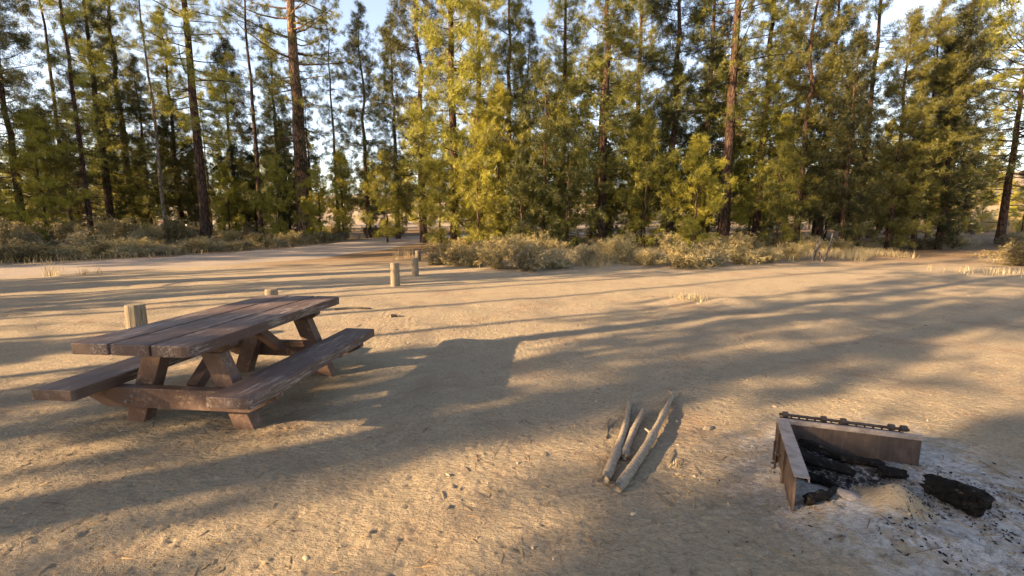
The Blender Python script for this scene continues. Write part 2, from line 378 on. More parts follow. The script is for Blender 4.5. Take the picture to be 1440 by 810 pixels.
# ------------------------------------------------------------------ pines
def tufts(P, rg, blades, length, width, updir=.25):
    """needle tufts about points P: returns triangle verts"""
    n = len(P); D = rg.normal(size=(n, blades, 3)); D[..., 2] += updir
    D /= np.linalg.norm(D, axis=-1, keepdims=True)
    S = np.cross(D, rg.normal(size=(n, blades, 3))); S /= np.linalg.norm(S, axis=-1, keepdims=True)
    L = length * rg.uniform(.6, 1.2, (n, blades, 1)); c = P[:, None, :] + rg.normal(size=(n, blades, 3)) * length * .18
    a = c + S * width * .5 + D * L * .1; b = c - S * width * .5 + D * L * .1; t = c + D * L
    return np.stack([a, b, t], 2).reshape(-1, 3)
def pine(name, seed, H, base, Rm, r0, nbr, dens, foliage, bark, profile=1.0, blades=16, tl=.21, tw=.017, clump=5, cs=.085, dead=8, lean=.0, irregular=.35, top_r=.25, label='', cat='pine tree', stub=False):
    rg = np.random.default_rng(seed)
    root = empty(name, (0, 0, 0))
    A = Acc(); K = 14; wob = rg.normal(size=(K, 2)) * .028
    tp = []
    for i in range(K):
        f = i / (K - 1); z = -.25 + (H + .25) * f
        tp.append(Vector((wob[i, 0] * f * 3 + lean * f * f * H, wob[i, 1] * f * 3, z)))
    rr = [r0 * ((1 - f) ** .8 * .93 + .02) * (1.28 if i == 0 else 1) for i, f in enumerate(np.linspace(0, 1, K))]
    tk = Acc(); tk.tube(tp, rr, n=10)
    def tpos(z):
        f = (z + .25) / (H + .25) * (K - 1); i = int(min(f, K - 2)); return tp[i].lerp(tp[i + 1], f - i)
    pts = []
    for b_ in range(nbr):
        f = (b_ + rg.random()) / nbr; z = base + (H - base) * f ** .92
        az = rg.uniform(0, 2 * math.pi)
        # crown outline: widest a third of the way up
        prof = min(1, (f + .08) / .28) ** .6 * ((1 - f) ** profile * (1 - top_r) + top_r * (1 - f ** 6))
        if rg.random() < irregular * .35: continue
        L = Rm * prof * rg.uniform(1 - irregular, 1 + irregular * .6) + .15
        el = R(-18 + 50 * f + rg.uniform(-10, 14)); p0 = tpos(min(z, H - .05)); p = Vector(p0); bp = [Vector(p)]
        ns = 4; dirv = Vector((math.cos(az) * math.cos(el), math.sin(az) * math.cos(el), math.sin(el)))
        for s in range(ns):
            p = p + dirv * L / ns; dirv.z += .10; dirv += Vector(rg.normal(size=3) * .09); dirv.normalize(); bp.append(Vector(p))
        br = max(.010, .022 * L / 2 + .008) * (r0 / .3) ** .5
        tk.tube(bp, [br, br * .8, br * .6, br * .42, br * .25], n=4, cap=False)
        nt_ = max(3, int(dens * .42 * L + 1.5))
        for k in range(nt_):
            t = .20 + .83 * rg.random() ** .75; i = min(int(t * ns), ns - 1); q = bp[i].lerp(bp[i + 1], min(t * ns - i, 1.05))
            side = rg.normal(); sp = .30 * L * (1.15 - t) + .12
            off = Vector((-dirv.y, dirv.x, 0)) * side * sp + Vector(rg.normal(size=3)) * .08; off.z += rg.normal() * .13 + .05
            for c_ in range(clump): pts.append(q + off + Vector(rg.normal(size=3)) * cs)
    for k in range(dead):                                            # bare dead limbs below the crown
        z = rg.uniform(.25, 1) * base + .3; az = rg.uniform(0, 6.28); L = rg.uniform(.4, 1.5) * (1.6 if r0 > .4 else 1); p = Vector(tpos(z)); bp = [Vector(p)]
        dv = Vector((math.cos(az), math.sin(az), rg.uniform(-.3, .1)))
        for s in range(4): p = p + dv * L / 4; dv += Vector(rg.normal(size=3) * .22); bp.append(Vector(p))
        q = .012 + .018 * L * (r0 / .3) ** .5
        tk.tube(bp, [q, q * .85, q * .65, q * .4, q * .2], n=4, cap=False)
    tk.build('trunk', M[bark], root)
    P = np.array([tuple(p) for p in pts]) if pts else np.zeros((0, 3))
    if len(P):
        V = tufts(P, rg, blades, tl, tw); Fc = np.arange(len(V)).reshape(-1, 3)
        from_np('crown', V, Fc, M[foliage], root)
    root['label'] = label; root['category'] = cat
    return root
PV = {}
def V_(key, *a, **k): PV[key] = (lambda: pine(*a, **k))
kinds = {
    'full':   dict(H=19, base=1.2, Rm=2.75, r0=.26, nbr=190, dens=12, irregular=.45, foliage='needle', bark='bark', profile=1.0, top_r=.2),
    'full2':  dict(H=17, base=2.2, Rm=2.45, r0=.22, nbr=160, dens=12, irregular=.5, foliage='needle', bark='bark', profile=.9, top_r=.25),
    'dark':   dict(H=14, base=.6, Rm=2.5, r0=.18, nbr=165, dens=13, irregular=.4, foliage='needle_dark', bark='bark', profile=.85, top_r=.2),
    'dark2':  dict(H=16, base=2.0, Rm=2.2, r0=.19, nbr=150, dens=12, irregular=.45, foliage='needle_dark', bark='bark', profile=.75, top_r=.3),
    'tall':   dict(H=24, base=6.0, Rm=2.9, r0=.33, nbr=135, dens=10, irregular=.55, foliage='needle', bark='bark', profile=.55, top_r=.5, dead=16),
    'mast':   dict(H=18, base=6.8, Rm=1.15, r0=.16, nbr=120, dens=14, foliage='needle', bark='bark', profile=.6, top_r=.5, irregular=.3),
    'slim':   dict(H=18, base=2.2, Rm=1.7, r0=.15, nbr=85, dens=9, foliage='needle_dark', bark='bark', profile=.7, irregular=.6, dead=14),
    'slim2':  dict(H=20, base=4.5, Rm=1.9, r0=.16, nbr=85, dens=9, foliage='needle', bark='bark', profile=.6, irregular=.6, dead=16),
    'old':    dict(H=27, base=7.5, Rm=3.8, r0=.62, nbr=130, dens=10, foliage='needle', bark='bark_red', profile=.5, top_r=.5, irregular=.6, dead=26),
    'snag':   dict(H=19, base=12, Rm=.8, r0=.12, nbr=26, dens=9, foliage='needle', bark='bark_grey', profile=.5, irregular=.6, dead=46),
    'young':  dict(H=5.5, base=.3, Rm=1.4, r0=.075, nbr=62, dens=11, foliage='needle_bright', bark='bark', profile=.6, dead=3, irregular=.65, tl=.2),
    'young2': dict(H=8.0, base=.5, Rm=1.7, r0=.10, nbr=78, dens=11, foliage='needle_bright', bark='bark', profile=.55, dead=5, irregular=.65, tl=.22),
    'spread': dict(H=13, base=3.0, Rm=4.6, r0=.24, nbr=110, dens=13, foliage='needle', bark='bark', profile=.45, top_r=.5, irregular=.55, dead=14),
    'far':    dict(H=15, base=.8, Rm=2.8, r0=.18, nbr=120, dens=9, foliage='needle', bark='bark', profile=.8, blades=7, tl=.28, tw=.07, clump=4, cs=.16, top_r=.3),
    'far2':   dict(H=14, base=1.0, Rm=2.5, r0=.16, nbr=110, dens=9, foliage='needle_bright', bark='bark', profile=.7, blades=7, tl=.28, tw=.07, clump=4, cs=.16, top_r=.3),
}
protos = {}; tree_count = 0
def tree(kind, loc, rz, label, s=1.0, sz=None, group=None, name='pine_tree', cat='pine tree'):
    global tree_count
    sc = (s, s, sz or s); tree_count += 1
    if kind not in protos:
        o = pine(name, 100 + len(protos), label='', **kinds[kind]); protos[kind] = o
        o.location = loc; o.rotation_euler = (0, 0, rz); o.scale = sc
    else:
        o = copy_tree(protos[kind], loc, rz, sc); o.name = name
    o['label'] = label; o['category'] = cat
    if group: o['group'] = group
    return o
def tree_u(kind, u, Yd, label, s=1.0, sz=None, rz=None, **k):
    x, y, z = at_u(u, Yd); return tree(kind, (x, y, z), random.uniform(0, 6.28) if rz is None else rz, label, s, sz, **k)

# front trees, left to right in the photograph
FT = [
 ('dark', 38, 25, 1.15, 'dark low-branched pine filling the left edge of the view behind the road'),
 ('full', 160, 31, 1.0, 'yellow-green pine with foliage to the ground, left of the tall pine with reddish trunk'),
 ('full2', 258, 37, 1.0, 'full pine filling the space between the bare snag and the thick dark trunk'),
 ('dark', 335, 38, 1.1, 'dark full pine behind the gap between the thick dark trunk and the narrow tiered pine'),
 ('full2', 398, 40, 1.0, 'full olive pine just left behind the biggest reddish trunk'),
 ('full2', 560, 34, .9, 'sunlit full pine right of the open patch of sky at the road end'),
 ('full', 676, 29, 1.0, 'tall dense pine directly behind the small bright young pines'),
 ('full', 790, 29, .95, 'tall full pine close behind the left side of the stout dark trunk'),
 ('full2', 890, 28, 1.05, 'full olive pine between the stout dark trunk and the forked-looking pine'),
 ('full', 985, 30, 1.0, 'broad pine whose crown joins the tall straight-trunked pine on its left'),
 ('full2', 1150, 31, 1.1, 'sunlit pine top showing above the left half of the dark thicket'),
 ('slim', 104, 31, 1.1, 'thin dark pine directly right of the dark pine at the left edge'),
 ('slim2', 131, 27, 1.0, 'slender pine with long bare lower trunk and feathery top, right of the left-edge pine'),
 ('full', 190, 34, 1.1, 'tall yellow-green pine with reddish trunk between the slender pine and the bare snag'),
 ('snag', 235, 29, 1.0, 'nearly bare pale thin trunk with broken side stubs left of the thick dark trunk'),
 ('tall', 291, 30, 1.0, 'tall pine with thick straight dark trunk behind the roadside sagebrush'),
 ('slim', 369, 33, 1.15, 'narrow dark pine with open tiered branches, left of the biggest reddish trunk'),
 ('old', 430, 36, 1.0, 'biggest pine, with broad pale reddish trunk and bare crooked limbs, left of the road end'),
 ('slim2', 477, 38, .9, 'thin pine immediately right of the biggest reddish trunk'),
 ('dark2', 519, 36, 1.05, 'narrow dark green pine where the road disappears, left of the open patch of sky'),
 ('dark2', 596, 30, 1.25, 'dark pine at the left side of the dense clump behind the wooden posts'),
 ('full', 640, 25, 1.05, 'dense broad dark green pine standing straight behind the farthest wooden post'),
 ('full2', 716, 27, .95, 'yellow-green pine with airy top right of the dense broad pine at mid view'),
 ('full', 845, 24, 1.0, 'large full pine with stout dark trunk right of the sunlit young pines'),
 ('full2', 940, 26, 1.1, 'pine with forked-looking dark trunk in the middle of the right-hand grove'),
 ('tall', 1015, 25, .95, 'tall straight-trunked pine rising above the grove behind the round tawny bush'),
 ('full', 1062, 28, 1.0, 'dense olive pine just right of the tall straight-trunked pine of the grove'),
 ('dark2', 1118, 25, 1.0, 'dark pine behind the broken grey stakes at the edge of the clearing'),
 ('slim2', 1203, 27, 1.05, 'open feathery pine rising over the dark thicket on the right'),
 ('dark', 1180, 22, .72, 'low dark pine at the left side of the shaded thicket'),
 ('dark', 1247, 23, .80, 'shaded dark pine in the centre of the thicket with sky glints behind its base'),
 ('dark2', 1283, 24, .75, 'dark thin-trunked pine on the right part of the shaded thicket'),
 ('dark', 1318, 24, .85, 'bushy dark pine with thick trunk closing the right end of the shaded thicket'),
 ('full2', 1325, 30, 1.15, 'tall sunlit yellow-green pine towering behind the right end of the dark thicket'),
 ('spread', 1405, 29, 1.05, 'spreading sunlit pine with bent bare trunk near the right edge of the view'),
]
for i, (k, u, yd, s, lab) in enumerate(FT): tree_u(k, u, yd, lab, s)
# near pine just outside the frame on the right; its boughs hang into the top right corner
tree('spread', (19.0, 14.2, T(19, 14.2)), 2.2, 'near pine at the right edge whose boughs overhang the top right corner of the view', 1.1, 2.1)

# sunlit young pines below the big ones
YG = [(672, 22.5, 'young', 1.0, 'small bright young pine at the left end of the sunlit saplings'), (700, 24, 'young2', 1.0, 'taller yellow-green sapling behind the left end of the roadside shrubs'),
      (733, 21.5, 'young', .85, 'low bushy bright sapling below the yellow-green pine'), (765, 23, 'young2', 1.1, 'tallest sunlit young pine left of the stout dark trunk'),
      (797, 21.5, 'young', 1.05, 'rounded bright young pine touching the left side of the stout dark trunk'), (905, 22.5, 'young', 1.1, 'bright sapling alone between the stout dark trunk and the forked-looking pine'),
      (975, 21.8, 'young', .95, 'sunlit sapling between the forked-looking pine and the tall straight-trunked pine'), (395, 31, 'young', 1.0, 'bright green young pine left of the biggest reddish trunk'),
      (452, 33, 'young', .9, 'small pale young pine at the right foot of the biggest reddish trunk'), (545, 30, 'young', 1.0, 'bright sapling at the far end of the road'),
      (325, 33, 'young', .95, 'green young pine just right of the thick dark trunk'), (215, 31, 'young2', .8, 'half-shaded sapling left of the bare snag'), (1090, 22, 'young', .9, 'olive sapling right of the tall straight-trunked pine'),
      (620, 24, 'young', .8, 'small sapling in front of the dense broad pine'), (70, 25, 'young2', .9, 'shaded young pine between the left-edge pine and the slender pine')]
for (u, yd, k, s, lab) in YG: tree_u(k, u, yd, lab, s, name='young_pine', cat='young pine', group='young pines under the tall trees')

# second row and far wood
def fill(us, y0, y1, ks, labelf, group, smin, smax):
    for u in us:
        Yd = random.uniform(y0, y1); uu = u + random.uniform(-11, 11); x, y, z = at_u(uu, Yd)
        if road_dist(x, y) < 4 or (1342 < uu < 1440 and Yd < 62): continue
        tree(random.choice(ks), (x, y, z), random.uniform(0, 6.28), labelf(uu), random.uniform(smin, smax), group=group)
def lab2(u):
    return ('middle-distance pine showing between the trunks of the left wood across the road' if u < 470 else
            'middle-distance pine seen past the end of the road' if u < 580 else
            'middle-distance pine behind the clump beyond the wooden posts' if u < 880 else
            'middle-distance pine inside the right-hand grove' if u < 1150 else 'middle-distance pine behind the dark thicket on the right')
def lab3(u):
    return ('far pine of the back rows, across the road on the left' if u < 480 else
            'far pine of the back rows, beyond the road end and the posts' if u < 760 else 'far pine of the back rows, behind the right-hand grove')
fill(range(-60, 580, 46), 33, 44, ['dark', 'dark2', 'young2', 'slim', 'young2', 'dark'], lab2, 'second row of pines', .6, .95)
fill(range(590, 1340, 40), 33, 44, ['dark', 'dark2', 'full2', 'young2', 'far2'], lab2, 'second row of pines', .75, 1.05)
fill(range(-40, 600, 40), 50, 62, ['far', 'far2', 'far2'], lab3, 'far rows of pines', .5, .85)
fill(range(600, 1500, 42), 48, 60, ['far', 'far2', 'far'], lab3, 'far rows of pines', .7, 1.0)
fill(range(-30, 1500, 46), 64, 84, ['far', 'far2'], lab3, 'far rows of pines', .6, .9)
for u in list(range(590, 1335, 38)) + list(range(-20, 560, 44)):
    uu = u + random.uniform(-14, 14); Yd = random.uniform(27, 34) if u > 580 else random.uniform(34, 42); x, y, z = at_u(uu, Yd)
    if road_dist(x, y) < 4: continue
    tree(random.choice(('dark', 'young2', 'young', 'dark')), (x, y, z), random.uniform(0, 6.28), 'shaded young conifer of the undergrowth ' + ('between the left trunks across the road' if u < 580 else 'between the trunks of the right-hand grove'), random.uniform(.38, .6) * 1.0, group='shaded undergrowth conifers', name='young_pine', cat='young pine')
for u in (1352, 1378, 1412, 1436): tree_u('young2', u, random.uniform(44, 60), 'sunlit shrubby young pine on the bright slope at the right edge', random.uniform(.5, .75), name='young_pine', cat='young pine', group='young pines on the bright slope')

# pines to the left and behind the viewer: they shade the clearing.  s across the shadow direction, t along it
def st(s, t): return SD.x * t - SD.y * s, SD.y * t + SD.x * s
OFF = [  # kind, s, t, scale, height scale
 ('tall', 3.42, -15, .85, 1.6), ('mast', 3.55, -17, .80, .95), ('young', 2.4, -9, .5, .5), ('young2', .95, -9.5, .72, .72), ('mast', 4.75, -13, .55, .85), ('full2', .65, -13.5, .85, .85), ('dark', .95, -18, .72, .85), ('dark', -1.2, -12, 1.1, .9), ('young', 2.6, -7.2, .45, .42), ('tall', 12.3, -10, .85, .95), ('dark', 34, -28, 1.3, 1.0), ('dark2', 29, -27, 1.3, .9), ('dark', 25.5, -29, 1.3, 1.0), ('dark', 39, -30, 1.3, 1.1), ('young', 5.75, -11.2, .9, .84), ('young', 5.5, -8.0, .5, .42), ('tall', 5.68, -12, .72, 1.25),
 ('young2', 9.8, -21, .8, .85), ('young2', 8.4, -19, .6, .72), ('young2', 12.2, -22, .8, .9), ('mast', 13.0, -26, .7, 1.1), ('old', 15.2, -11.5, .8, .95),
 ('snag', 8.8, -20, 1, 1), ('dark', 8.0, -14, .75, .38), ('dark2', 11.6, -17, .8, .36), ('dark', 15.4, -19, .85, .45), ('young2', 6.3, -12, .45, .48), ('snag', 10.7, -24, 1, 1), ('snag', 11.4, -22, 1.1, 1), ('snag', 13.9, -21, 1.1, 1), ('snag', 16.4, -23, 1.2, 1), ('snag', 6.7, -16, .8, 1),
 ('dark', 14.6, -24, .5, .6), ('slim2', 18.0, -26, .9, 1.1), ('young2', 17, -27, 1.0, 1.0), ('full2', 23, -28, 1.0, 1.2), ('full', -5.5, -16, .9, .8), ('tall', -1.6, -28, .8, 1.0), ('full2', 32, -44, 1.1, 1.2)]
for i, (k, s, t, sc, hz) in enumerate(OFF):
    x, y = st(s, t); tree(k, (x, y, T(x, y)), i * 1.7, 'pine standing out of view to the left, throwing its shadow over the clearing', sc, sc * hz, group='pines out of view to the left')

# ------------------------------------------------------------------ sagebrush
def shrub(seed, H, Rr, n, m, label=''):
    rg = np.random.default_rng(seed); root = empty('sagebrush', (0, 0, 0)); A = Acc(); P = []
    for k in range(26):
        az = rg.uniform(0, 6.28); tilt = abs(rg.normal(0, .55)); L = H * rg.uniform(.7, 1.05); p = Vector((rg.normal() * .05, rg.normal() * .05, -.03)); bp = [Vector(p)]
        d = Vector((math.cos(az) * math.sin(tilt) * Rr / H * 1.3, math.sin(az) * math.sin(tilt) * Rr / H * 1.3, math.cos(tilt)))
        for s in range(4): p = p + d * L / 4; d += Vector(rg.normal(size=3) * .14); bp.append(Vector(p))
        A.tube(bp, [.016, .012, .009, .006, .003], n=3, cap=False)
        for j in range(n // 26):
            t = rg.uniform(.25, 1.08) * 4; i = min(int(t), 3); P.append(bp[i].lerp(bp[i + 1], t - i) + Vector(rg.normal(size=3)) * .085 * Rr)
    A.build('stems', M['twig'], root)
    V = tufts(np.array([tuple(p) for p in P]), rg, 6, .105, .020, .9); V[:, 2] = np.maximum(V[:, 2], -.02)
    from_np('foliage', V, np.arange(len(V)).reshape(-1, 3), M[m], root)
    return root
SH = [shrub(1, .95, .75, 900, 'sage'), shrub(2, .8, .85, 900, 'sage'), shrub(3, 1.15, .7, 950, 'sage'), shrub(4, .7, .8, 800, 'sage_grey'), shrub(5, .85, .9, 800, 'sage_grey')]
used = set()
def bush(i, x, y, s, sz, label, group, cat='shrub'):
    loc = (x, y, T(x, y) - .02); rz = random.uniform(0, 6.28)
    if i not in used:
        o = SH[i]; used.add(i); o.location = loc; o.rotation_euler = (0, 0, rz); o.scale = (s, s, sz)
    else: o = copy_tree(SH[i], loc, rz, (s, s, sz))
    o['label'] = label; o['category'] = cat; o['group'] = group
BF = [  # u, v of foot, kind, scale, height scale, label : front of the right-hand belt
 (612, 372, 3, .8, .8, 'small grey sagebrush just right of the two farther posts'), (640, 373, 0, 1.0, 1.0, 'pale gold sagebrush second from the posts'), (668, 374, 1, 1.0, 1.0, 'low tawny sagebrush below the small bright young pine'),
 (697, 378, 2, 1.0, .95, 'tall golden sagebrush in front of the sapling clump'), (738, 381, 4, 1.35, 1.3, 'big dark shaded sagebrush bulging forward into the clearing'), (782, 377, 3, 1.2, 1.2, 'shaded grey sagebrush right of the big bulging one'),
 (826, 372, 4, 1.1, 1.1, 'low shaded sagebrush before the stout dark trunk'), (868, 368, 0, 1.1, 1.15, 'sunlit sagebrush at the right foot of the stout dark trunk'), (912, 372, 1, 1.0, .9, 'low olive sagebrush left of the round tawny bush'),
 (955, 376, 1, 1.35, 1.35, 'round tawny sagebrush closest to the tall straight-trunked pine'), (1000, 373, 3, 1.0, 1.0, 'grey sagebrush touching the right side of the round tawny bush'), (1040, 371, 0, 1.0, .9, 'bright straw-coloured sagebrush in the open right part of the belt'),
 (1078, 369, 1, 1.0, .85, 'spreading pale sagebrush left of the broken grey stakes'), (1112, 366, 2, .85, .8, 'upright gold sagebrush next to the broken grey stakes'), (1190, 356, 3, .9, .7, 'low grey sagebrush at the left end of the thicket verge'),
 (1225, 354, 4, .9, .7, 'shaded low sagebrush before the dark thicket'), (1262, 352, 3, .9, .7, 'small sagebrush under the right part of the dark thicket'), (1432, 374, 0, 1.3, 1.15, 'rounded tan sagebrush cut by the right edge of the view'), (1300, 350, 4, 1.1, .8, 'dark sagebrush at the foot of the thick-trunked thicket pine')]
for (u, v, i, s, sz, lab) in BF:
    p = ground_at(u, v); bush(i, p.x, p.y, s, sz * .74, lab, 'sagebrush along the edge of the clearing')
for k in range(46):                                           # behind the front ones
    x = random.uniform(-3.2, 15); y = 17.6 + random.random() ** 1.4 * 6 + max(x - 6, 0) * .25
    if road_dist(x, y) < 3.8: continue
    bush(random.choice((0, 1, 2, 2, 4)), x, y, random.uniform(.7, 1.15), random.uniform(.5, .9), 'sagebrush deeper in the belt, behind the front row right of the posts', 'sagebrush deeper in the right belt')
for k in range(14):
    x = random.uniform(16, 34); y = 24 + random.random() * 7
    bush(random.choice((3, 4)), x, y, random.uniform(.8, 1.2), random.uniform(.6, .9), 'shaded sagebrush on the verge under and right of the dark thicket', 'sagebrush under the thicket')
LBL = ['dark sagebrush at the left edge across the road', 'shaded sagebrush below the left-edge pine', 'low grey sagebrush below the slender pine', 'olive sagebrush left of the bare snag', 'pale sagebrush at the foot of the bare snag',
       'sunlit sagebrush at the foot of the thick dark trunk', 'bright cream-topped sagebrush right of the thick dark trunk', 'tawny sagebrush before the narrow tiered pine', 'small gold sagebrush left of the biggest reddish trunk']
k9 = 0
cc = c[(c[:, 1] > 4) & (c[:, 1] < 34) & (c[:, 0] > -34)]
for j in range(64):                                           # belt on the far side of the road
    q = (j + random.random() * .8) / 64 * (len(cc) - 1); i = int(q); p = cc[i] + (cc[min(i + 1, len(cc) - 1)] - cc[i]) * (q - i)
    dn = nrm[np.argmin(np.hypot(c[:, 0] - p[0], c[:, 1] - p[1]))]; off = random.uniform(3.5, 4.2) if j % 3 else random.uniform(4.4, 8.5)
    x, y = p + dn * off
    front = j % 7 == 1 and k9 < 9
    bush(random.choice((0, 3, 4, 1, 2)), x, y, random.uniform(.8, 1.15), random.uniform(.5, .85), LBL[k9] if front else 'sagebrush in the roadside belt across the road on the left', 'sagebrush across the road')
    if front: k9 += 1
for k in range(44):
    j = random.randint(2, len(cc) - 2); dn = nrm[np.argmin(np.hypot(c[:, 0] - cc[j][0], c[:, 1] - cc[j][1]))]; x, y = cc[j] + dn * random.uniform(8, 15)
    bush(random.choice((3, 4, 2)), x, y, random.uniform(1.0, 1.5), random.uniform(1.0, 1.6), 'shaded brush deep among the left trunks, behind the roadside belt', 'brush deep in the left wood')
for k in range(12):
    x, y, _ = at_u(random.uniform(455, 580), random.uniform(39, 46)); 
    if road_dist(x, y) > 3.4: bush(random.choice((0, 4)), x, y, 1.0, .8, 'dark sagebrush where the road vanishes into the trees', 'sagebrush at the road end')
for k in range(26):
    x, y, _ = at_u(random.uniform(1330, 1450), random.uniform(46, 74)); bush(random.choice((0, 1)), x, y, random.uniform(1.2, 1.8), 1.3, 'sunlit pale sagebrush on the bright slope at the far right', 'sagebrush on the bright slope')

# dry grass: stuff among the shrubs
def blades(P, rg, L, wd, spread):
    n = len(P); D = np.stack([rg.normal(0, spread, n), rg.normal(0, spread, n), np.ones(n)], 1); D /= np.linalg.norm(D, axis=1)[:, None]
    ang = rg.uniform(0, 6.28, n); S = np.stack([np.cos(ang), np.sin(ang), np.zeros(n)], 1) * wd / 2
    l = L * rg.uniform(.5, 1.2, (n, 1)); mid = P + D * l * .55; D2 = D.copy(); D2[:, :2] += rg.normal(0, spread, (n, 2)); tip = mid + D2 * l * .5
    V = np.stack([P - S, P + S, mid + S * .7, mid - S * .7, tip], 1).reshape(-1, 3)
    b = np.arange(n)[:, None] * 5
    Fc = np.concatenate([b + np.array([[0, 1, 2]]), b + np.array([[0, 2, 3]]), b + np.array([[3, 2, 4]])])
    return V, Fc
rg = np.random.default_rng(3); pts = []
while len(pts) < 24000:
    x = rg.uniform(-3.4, 17); y = 16.3 + rg.random() * 8 + max(x - 6, 0) * .28 + .5 * math.sin(x * 1.7)
    if road_dist(x, y) < 3: continue
    if vnoise(np.array(x * .9), np.array(y * .9), 9) > -.08: pts.append((x, y, T(x, y) - .01))
while len(pts) < 34000:
    i = rg.integers(0, len(cc)); p = cc[i] + nrm[np.argmin(np.hypot(c[:, 0] - cc[i][0], c[:, 1] - cc[i][1]))] * rg.uniform(3.0, 9) + rg.normal(size=2) * .5
    pts.append((p[0], p[1], T(p[0], p[1]) - .01))
V, Fc = blades(np.array(pts), rg, .34, .014, .28); o = from_np('dry_grass', V, Fc, M['straw']); tag(o, 'dry straw-coloured grass growing between the sagebrush', 'grass', kind='stuff')
def tuft_obj(u, v, n, L, r, label, group=None, w_=.012):
    p = ground_at(u, v); rg = np.random.default_rng(int(u)); q = np.stack([rg.normal(0, r, n), rg.normal(0, r, n), np.zeros(n)], 1)
    z0 = GZ(p.x, p.y); V, Fc = blades(q, rg, L, w_, .22); o = from_np('grass_tuft', V, Fc, M['straw']); o.location = (p.x, p.y, z0 - .01); tag(o, label, 'grass tuft', group)
for (u, v, n, L, r, lab) in [(68, 388, 26, .45, .10, 'leftmost wispy dry stalks beside the road on the left'), (80, 388, 20, .40, .07, 'small stalk tuft right of the leftmost roadside stalks'),
    (118, 387, 16, .32, .06, 'middle thin tuft of dry stalks beside the road'), (140, 385, 12, .28, .05, 'last small tuft of dry stalks beside the road, before the bare sand'),
    (975, 424, 160, .13, .22, 'low matted pale grass tussock in the middle of the sand'), (560, 366, 40, .55, .12, 'dry upright grass left of the farther posts'), (575, 362, 30, .5, .1, 'dry grass behind the farther posts'),
    (1380, 384, 90, .22, .5, 'thin low grass on the sand by the right edge'), (1420, 385, 90, .22, .4, 'pale short grass at the right edge below the tan bush'), (952, 655, 14, .05, .02, 'tiny green-grey grass sprig on the sand right of the sticks'),
    (612, 345, 60, .6, .3, 'tall dry grass behind the small grey sagebrush')]:
    tuft_obj(u, v, n, L, r, lab)

# broken grey stakes by the clearing edge
def snagstick(base, tips, r, label, name='dead_branch', cat='dead branch', m='bark_grey'):
    A = Acc(); b0 = Vector(base)
    for tp_ in tips:
        t = Vector(tp_); mid = (b0 + t) / 2 + Vector((random.uniform(-.06, .06), random.uniform(-.06, .06), .03))
        A.tube([b0 - Vector((0, 0, .05)), mid, t], [r, r * .8, r * .35], n=6)
        b0 = b0 + Vector((random.uniform(-.05, .1), 0, 0))
    o = A.build(name, M[m]); tag(o, label, cat); return o
p = ground_at(1142, 366)
snagstick(p, [p + Vector((.5, .1, 1.2)), p + Vector((.15, 0, .8))], .05, 'broken grey upright stakes leaning right at the edge of the clearing')
p = ground_at(1158, 368)
snagstick(p, [p + Vector((.25, 0, 1.1)), p + Vector((-.3, .1, .6))], .04, 'second pair of dead grey limbs, right of the leaning stakes')
p = ground_at(1080, 345)
snagstick(p, [p + Vector((.5, .1, 1.3)), p + Vector((-.4, .1, 1.2)), p + Vector((.9, .1, .9))], .04, 'crossed dead limbs standing above the pale sagebrush')
# fallen branches lying on the far sand
for (a, b_, r, lab) in [((470, 437), (522, 435), .03, 'thin fallen branch lying on the sand beyond the picnic table'), ((548, 446), (562, 445), .035, 'short dark piece of wood on the sand right of the fallen branch')]:
    A = Acc(); p = ground_at(*a); q = ground_at(*b_); md = (p + q) / 2 + Vector((0, .1, 0))
    pp = [Vector((v.x, v.y, GZ(v.x, v.y) + r * .5)) for v in (p, md, q)]; A.tube(pp, [r, r * .9, r * .5], n=6); o = A.build('fallen_branch', M['twig']); tag(o, lab, 'branch')

# ------------------------------------------------------------------ log posts
def post(u=None, v=None, h=.6, r=.12, label='', xy=None, tilt=0):
    x, y = xy if xy else ground_at(u, v)[:2]
    root = empty('wooden_post', (x, y, GZ(x, y))); root.rotation_euler = (tilt, tilt * .5, random.uniform(0, 6))
    V = []; n = 22; zs = [-.15, 0, h * .4, h * .8, h - .02, h]; rr = [r * 1.03, r * 1.02, r, r * .985, r * .97, r * .9]
    rg = np.random.default_rng(int(abs(x * 100))); ph = rg.uniform(0, 6, 4)
    for z, q in zip(zs, rr):
        for k in range(n):
            a = 2 * math.pi * k / n; w_ = 1 + .02 * math.sin(3 * a + ph[0]) + .015 * math.sin(7 * a + ph[1] + z)
            if k == 4 and z > .0: w_ *= .93                                   # a drying crack
            V.append((q * w_ * math.cos(a), q * w_ * math.sin(a), z))
    Fc = [(i * n + k, i * n + (k + 1) % n, (i + 1) * n + (k + 1) % n, (i + 1) * n + k) for i in range(len(zs) - 1) for k in range(n)]
    Fc.append(tuple(range((len(zs) - 1) * n, len(zs) * n)))
    me = bpy.data.meshes.new('post_shaft'); me.from_pydata(V, [], Fc); me.update(); s_ = link('post_shaft', me, M['post'], root)
    tag(root, label, 'post', 'short log posts along the drive')
post(xy=(-5.12, 6.1), h=.56, r=.118, label='nearest greenish grey log post, standing behind the left half of the picnic table')
post(xy=(-4.32, 8.1), h=.46, r=.11, label='short log post peeking over the far end of the picnic table')
post(556, 403, .60, .115, 'log post standing clear on the sand right of the picnic table, before the other two')
post(584, 388, .55, .105, 'log post just behind and right of the clear-standing post')
post(588, 367, .42, .11, 'farthest small log post, at the left end of the sagebrush belt')

